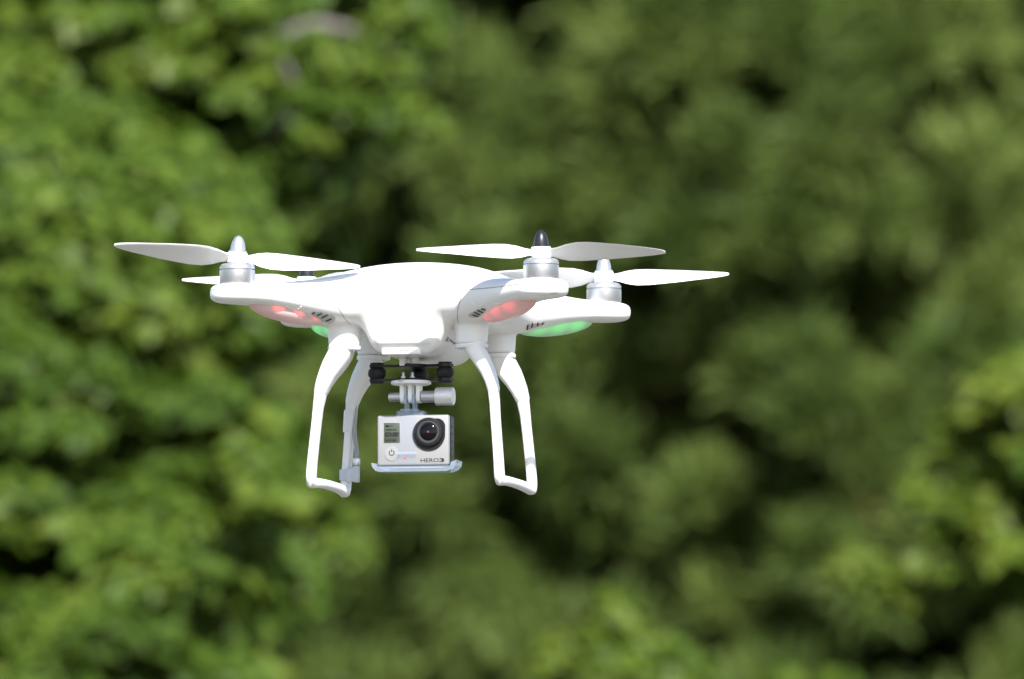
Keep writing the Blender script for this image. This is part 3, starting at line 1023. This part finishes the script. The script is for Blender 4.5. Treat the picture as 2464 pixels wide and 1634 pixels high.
def limit_left(p, rad, rng):
    sx, sy, k = proj(p)
    return sx + rad * k * 1.2 < np.interp(sy, EDGE_X, EDGE_V) - 30
EXTRA_A = [(at(x, y, 25.35 + .12 * ((i * 37) % 5) / 5), r_) for i, (x, y, r_) in enumerate([(560, 250, .05), (620, 215, .055), (640, 300, .06), (700, 300, .06), (765, 300, .06), (830, 255, .06), (900, 235, .055),
           (960, 265, .06), (1000, 300, .05), (1040, 310, .045), (880, 305, .055), (940, 330, .05), (600, 350, .05), (640, 425, .055), (705, 405, .06), (745, 340, .05), (830, 150, .05), (905, 85, .055),
           (965, 45, .055), (1030, 50, .055), (870, 185, .05), (600, 105, .05), (640, 60, .045), (560, 40, .055), (925, 170, .05), (450, 100, .06), (420, 200, .06), (330, 300, .06), (380, 380, .06),
           (300, 390, .06), (470, 420, .06), (520, 480, .06), (590, 470, .06), (430, 520, .06), (380, 560, .06), (620, 560, .06), (560, 620, .06), (330, 120, .06), (270, 60, .06), (180, 90, .06), (705, 95, .035), (665, 150, .04), (655, 200, .04), (735, 95, .03), (690, 225, .05), (650, 40, .04), (735, 20, .045)])]
EXTRA_A += [(at(x, y, 24.93), r_) for x, y, r_ in ((672, 128, .032), (726, 236, .04), (655, 215, .04), (760, 95, .03), (880, 110, .035), (700, 25, .03))]
treeA = broad_tree((-1.6, 26.8, 0), (0, 0, 4.5), (2.2, 1.6, 2.4), 2300, 'bright green broadleaf tree at upper left with a pale bare branch among its leaves', 11, M['leaf_a'],
                   bough=(.05, .13), accept=accept_left, limit=limit_left, extra=EXTRA_A)
mb = MB()
def px_path(lst, Y): return [at(a, b, Y + c) - Vector(treeA.location) for a, b, c in lst]
mb.tube(px_path([(560, 420, .5), (640, 330, .2), (722, 235, 0), (690, 165, -.05), (668, 110, -.05), (700, 72, -.05), (770, 58, -.05), (840, 72, -.02), (885, 95, .1)], 25.2), [.012, .010, .008, .007, .007, .009, .012, .009, .004], 10)
wood('bare_branch', M['dead'], treeA, mb)
broad_tree((-1.4, 24.8, 0), (0, 0, 2.1), (1.9, 1.3, 1.7), 1800, 'bushy green broadleaf tree at lower left in front of the taller trees', 12, M['leaf_a'],
           bough=(.05, .13), accept=accept_left, limit=limit_left)

# right: a tree in the lower right corner and a sapling reaching up at the bottom
H_BR = [(2250, 1440, 95, 70), (2420, 1080, 40, 45), (2300, 1165, 35, 25), (2420, 1150, 40, 25), (2250, 1560, 330, 95)]
def accept_br(p, rad, rng):
    sx, sy, k = proj(p)
    if sx - rad * k * .5 < np.interp(sy, [860, 870, 900, 1000, 1100, 1200, 1300, 1400, 1480, 1560, 1640, 2000], [9000, 2400, 2370, 2270, 2220, 2190, 2230, 2290, 2300, 2300, 2250, 2150]): return False
    return not in_hole(H_BR, sx, sy, rad * k * .2)
def limit_br(p, rad, rng):
    sx, sy, k = proj(p)
    return sx - rad * k * 1.5 > 2300 and (880 < sy < 1300 or sy > 1700)
ext = [(at(x, y, 25.6), r_) for x, y, r_ in ((2060, 1370, .055), (2100, 1400, .06), (2135, 1440, .05), (2185, 1385, .045), (2080, 1365, .04), (2030, 1350, .035), (2440, 900, .05), (2420, 960, .05), (2350, 1010, .05), (2300, 1040, .045), (2330, 1090, .05), (2270, 1105, .045), (2395, 1040, .05), (2280, 1180, .05), (2240, 1220, .05), (2300, 1240, .05), (2365, 1205, .05), (2430, 1200, .05), (2270, 1300, .045), (2330, 1320, .055), (2400, 1330, .05), (2330, 1390, .05), (2400, 1420, .05), (2440, 1450, .05), (2450, 1280, .05), (2455, 950, .06), (2390, 985, .05), (2455, 1020, .055), (2360, 1130, .06), (2310, 1110, .05), (2450, 1140, .05), (2220, 1190, .04), (2390, 1260, .06), (2460, 1360, .06), (2360, 1300, .055), (2260, 1240, .05), (2455, 880, .05))]
broad_tree((1.9, 26.3, 0), (0, 0, 2.9), (1.5, 1.2, 1.6), 1000, 'yellow green leafy tree in the lower right corner', 13, M['leaf_b'], bough=(.05, .11), accept=accept_br, limit=limit_br, extra=ext)
ext = [(at(x, y, 24.6), r_) for x, y, r_ in ((1490, 1480, .05), (1500, 1510, .055), (1470, 1450, .04), (1430, 1540, .05), (1350, 1560, .045), (1540, 1560, .06), (1600, 1600, .06), (1450, 1600, .07), (1345, 1610, .06), (1530, 1625, .08), (1640, 1640, .07), (1880, 1650, .05), (2010, 1650, .04))]
def accept_sap(p, rad, rng):
    sx, sy, k = proj(p)
    return sy - rad * k > np.interp(sx, [1200, 1300, 1480, 1640, 1900, 2100], [1760, 1660, 1620, 1680, 1720, 1760])
broad_tree((.42, 24.9, 0), (0, 0, 1.6), (.75, .7, .95), 130, 'small bright sapling whose tip shows at the bottom edge', 14, M['leaf_b'], bough=(.07, .13), accept=accept_sap, limit=accept_sap, extra=ext)

H_PINE = [(1826, 99, 55, 65), (1737, 260, 60, 50), (1315, 146, 60, 50), (1404, 323, 60, 80), (1300, 401, 55, 60), (1716, 490, 80, 60), (2185, 250, 60, 50),
          (2143, 354, 60, 45), (2211, 479, 60, 50), (2269, 589, 60, 50), (2362, 292, 50, 45), (2118, 703, 110, 55), (1638, 755, 110, 60), (1482, 895, 85, 110),
          (1716, 880, 70, 85), (2050, 885, 80, 65), (1367, 1004, 65, 40), (1550, 1051, 65, 50), (1753, 1046, 120, 50), (1935, 1150, 75, 115), (1597, 1156, 45, 50),
          (1482, 1328, 75, 90), (1660, 1328, 50, 70), (1795, 1328, 65, 70), (2118, 1234, 110, 45), (2200, 1540, 330, 90), (1753, 1573, 170, 45), (1336, 1458, 70, 45),
          (1060, 620, 90, 35), (1000, 1500, 60, 60), (850, 1590, 70, 50)]
def accept_pine(p, rad, rng):
    sx, sy, k = proj(p)
    if math.sin(p[0] * 9.1 + 2 * math.sin(p[2] * 4.3)) + math.sin(p[2] * 11.7 + 1.7 * math.sin(p[0] * 5.9 + p[1])) + math.sin(p[0] * 17 - p[2] * 13) * .6 < -.75: return False
    return not in_hole(H_PINE, sx, sy, rad * k * .30)
def deep(p, rad, rng):
    sx, sy, k = proj(p)
    return not in_hole([(2230, 1580, 300, 70)], sx, sy, rad * k * .4)
def pine_parts(seed, loc, height, rad, nb, accept=None, bough=(.09, .19), dead=None):
    rng = np.random.default_rng(seed)
    world = np.array(loc)
    C, Rd, Out = [], [], []
    for n, f0, f1, sz, test, front in ((nb, .82, 1.0, bough, accept, True), (nb // 2, .35, .7, (.22, .34), deep, False), (nb // 3, .8, 1.0, (.3, .42), deep, None)):
        got = tries = 0
        while got < n and tries < n * 30:
            tries += 1
            z = rng.uniform(2.4, 7.8) if rng.random() < .75 else 1.2 + (height - 1.4) * rng.random()
            r0 = rad * (1 - ((z - 1.2) / (height - 1.0)) ** 2.2) ** .8
            a = -math.pi / 2 + rng.uniform(-1.8, 1.8) if front else (rng.uniform(.1, 3.0) if front is None else rng.random() * 2 * math.pi)
            f = rng.uniform(f0, f1)
            p = np.array([math.cos(a) * r0 * f, math.sin(a) * r0 * f, z])
            rr = rng.uniform(*sz)
            if test is not None and not test(p + world, rr, rng): continue
            C.append(p); Rd.append(np.array([1, 1, .75]) * rr); Out.append([math.cos(a), math.sin(a), 0]); got += 1
    C, Rd, Out = np.array(C), np.array(Rd), np.array(Out)
    t0 = rng.uniform(.34, 1.0, size=len(C))
    if dead is not None:                                 # one bough of dead brown needles
        t0[np.argmin([math.hypot(*(np.array(proj(c + world)[:2]) - dead)) + 300 * (c[1] > -.5) for c in C])] = -.2
    Vv, tn = pine_needles(rng, C, Rd, Out, 13, 26, .12, .012, t0)
    crown = quad_mesh('crown', Vv, 4, NEEDLE_F, tn, M['needle'])
    mb = MB()
    limb(mb, (0, 0, -.15), (0, 0, height - .3), .20, .02, rng, .005, 14)
    for k in rng.permutation(len(C))[:60]:
        e = Vector(C[k]); h = max(.8, e.z - .15 * math.hypot(e.x, e.y))
        limb(mb, (0, 0, h), e, .035, .008, rng, .05, 6)
    return crown, mb
def pine(loc, label, crown, trunk_mesh, rot=0.0):
    root = empty('pine_tree', loc, rot)
    tag(root, label, 'tree', 'pine trees behind the drone')
    o = bpy.data.objects.new('crown', crown); COL.objects.link(o); o.parent = root
    t_ = bpy.data.objects.new('trunk', trunk_mesh); COL.objects.link(t_); t_.parent = root
    return root
specs = [((-1.0, 41.0, 0), 10.5, 1.75, 1250, 'olive green pine tree behind the left broadleaf tree'),
         ((.85, 40.0, 0), 11.0, 1.7, 1250, 'dense pine tree rising directly behind the drone\'s right rotors'),
         ((2.6, 40.8, 0), 10.8, 1.75, 1250, 'olive green pine tree filling the right edge above the lower right leafy tree')]
for i, (loc, h, r_, nb, lab) in enumerate(specs):
    crown, mb = pine_parts(30 + i, loc, h, r_, nb, accept_pine, dead=(None, (1715, 950), None)[i])
    tm = wood('trunk', M['bark'], None, mb)
    pine(loc, lab, crown, tm.data)
    bpy.data.objects.remove(tm)
crown, mb = pine_parts(40, (0, 0, 0), 12.0, 2.0, 420)
tm = wood('trunk', M['bark'], None, mb)
for i, loc in enumerate([(-2.4, 44.6, 0), (-.2, 44.2, 0), (1.8, 44.4, 0), (3.9, 44.5, 0)]):
    pine(loc, 'shaded pine tree in the dark second row, seen only through gaps in the front pines', crown, tm.data, i * 1.7)
bpy.data.objects.remove(tm)

# the wood beyond, one dark mass
rng = np.random.default_rng(77)
nb = 2600
C = np.stack([rng.uniform(-14, 14, nb), rng.uniform(47.5, 50, nb), rng.uniform(.3, 12, nb)], 1)
Rd = np.array([1, 1, .8]) * rng.uniform(.4, .6, nb)[:, None]
Vv, tn = broad_leaves(rng, C, Rd, 16, .30, rng.uniform(.1, .5, nb))
o = bpy.data.objects.new('far_wood', quad_mesh('far_wood', Vv, 5, LEAF_F, tn, M['leaf_a']))
COL.objects.link(o)
tag(o, 'dark mass of woodland far behind the pines', 'woodland', kind='stuff')
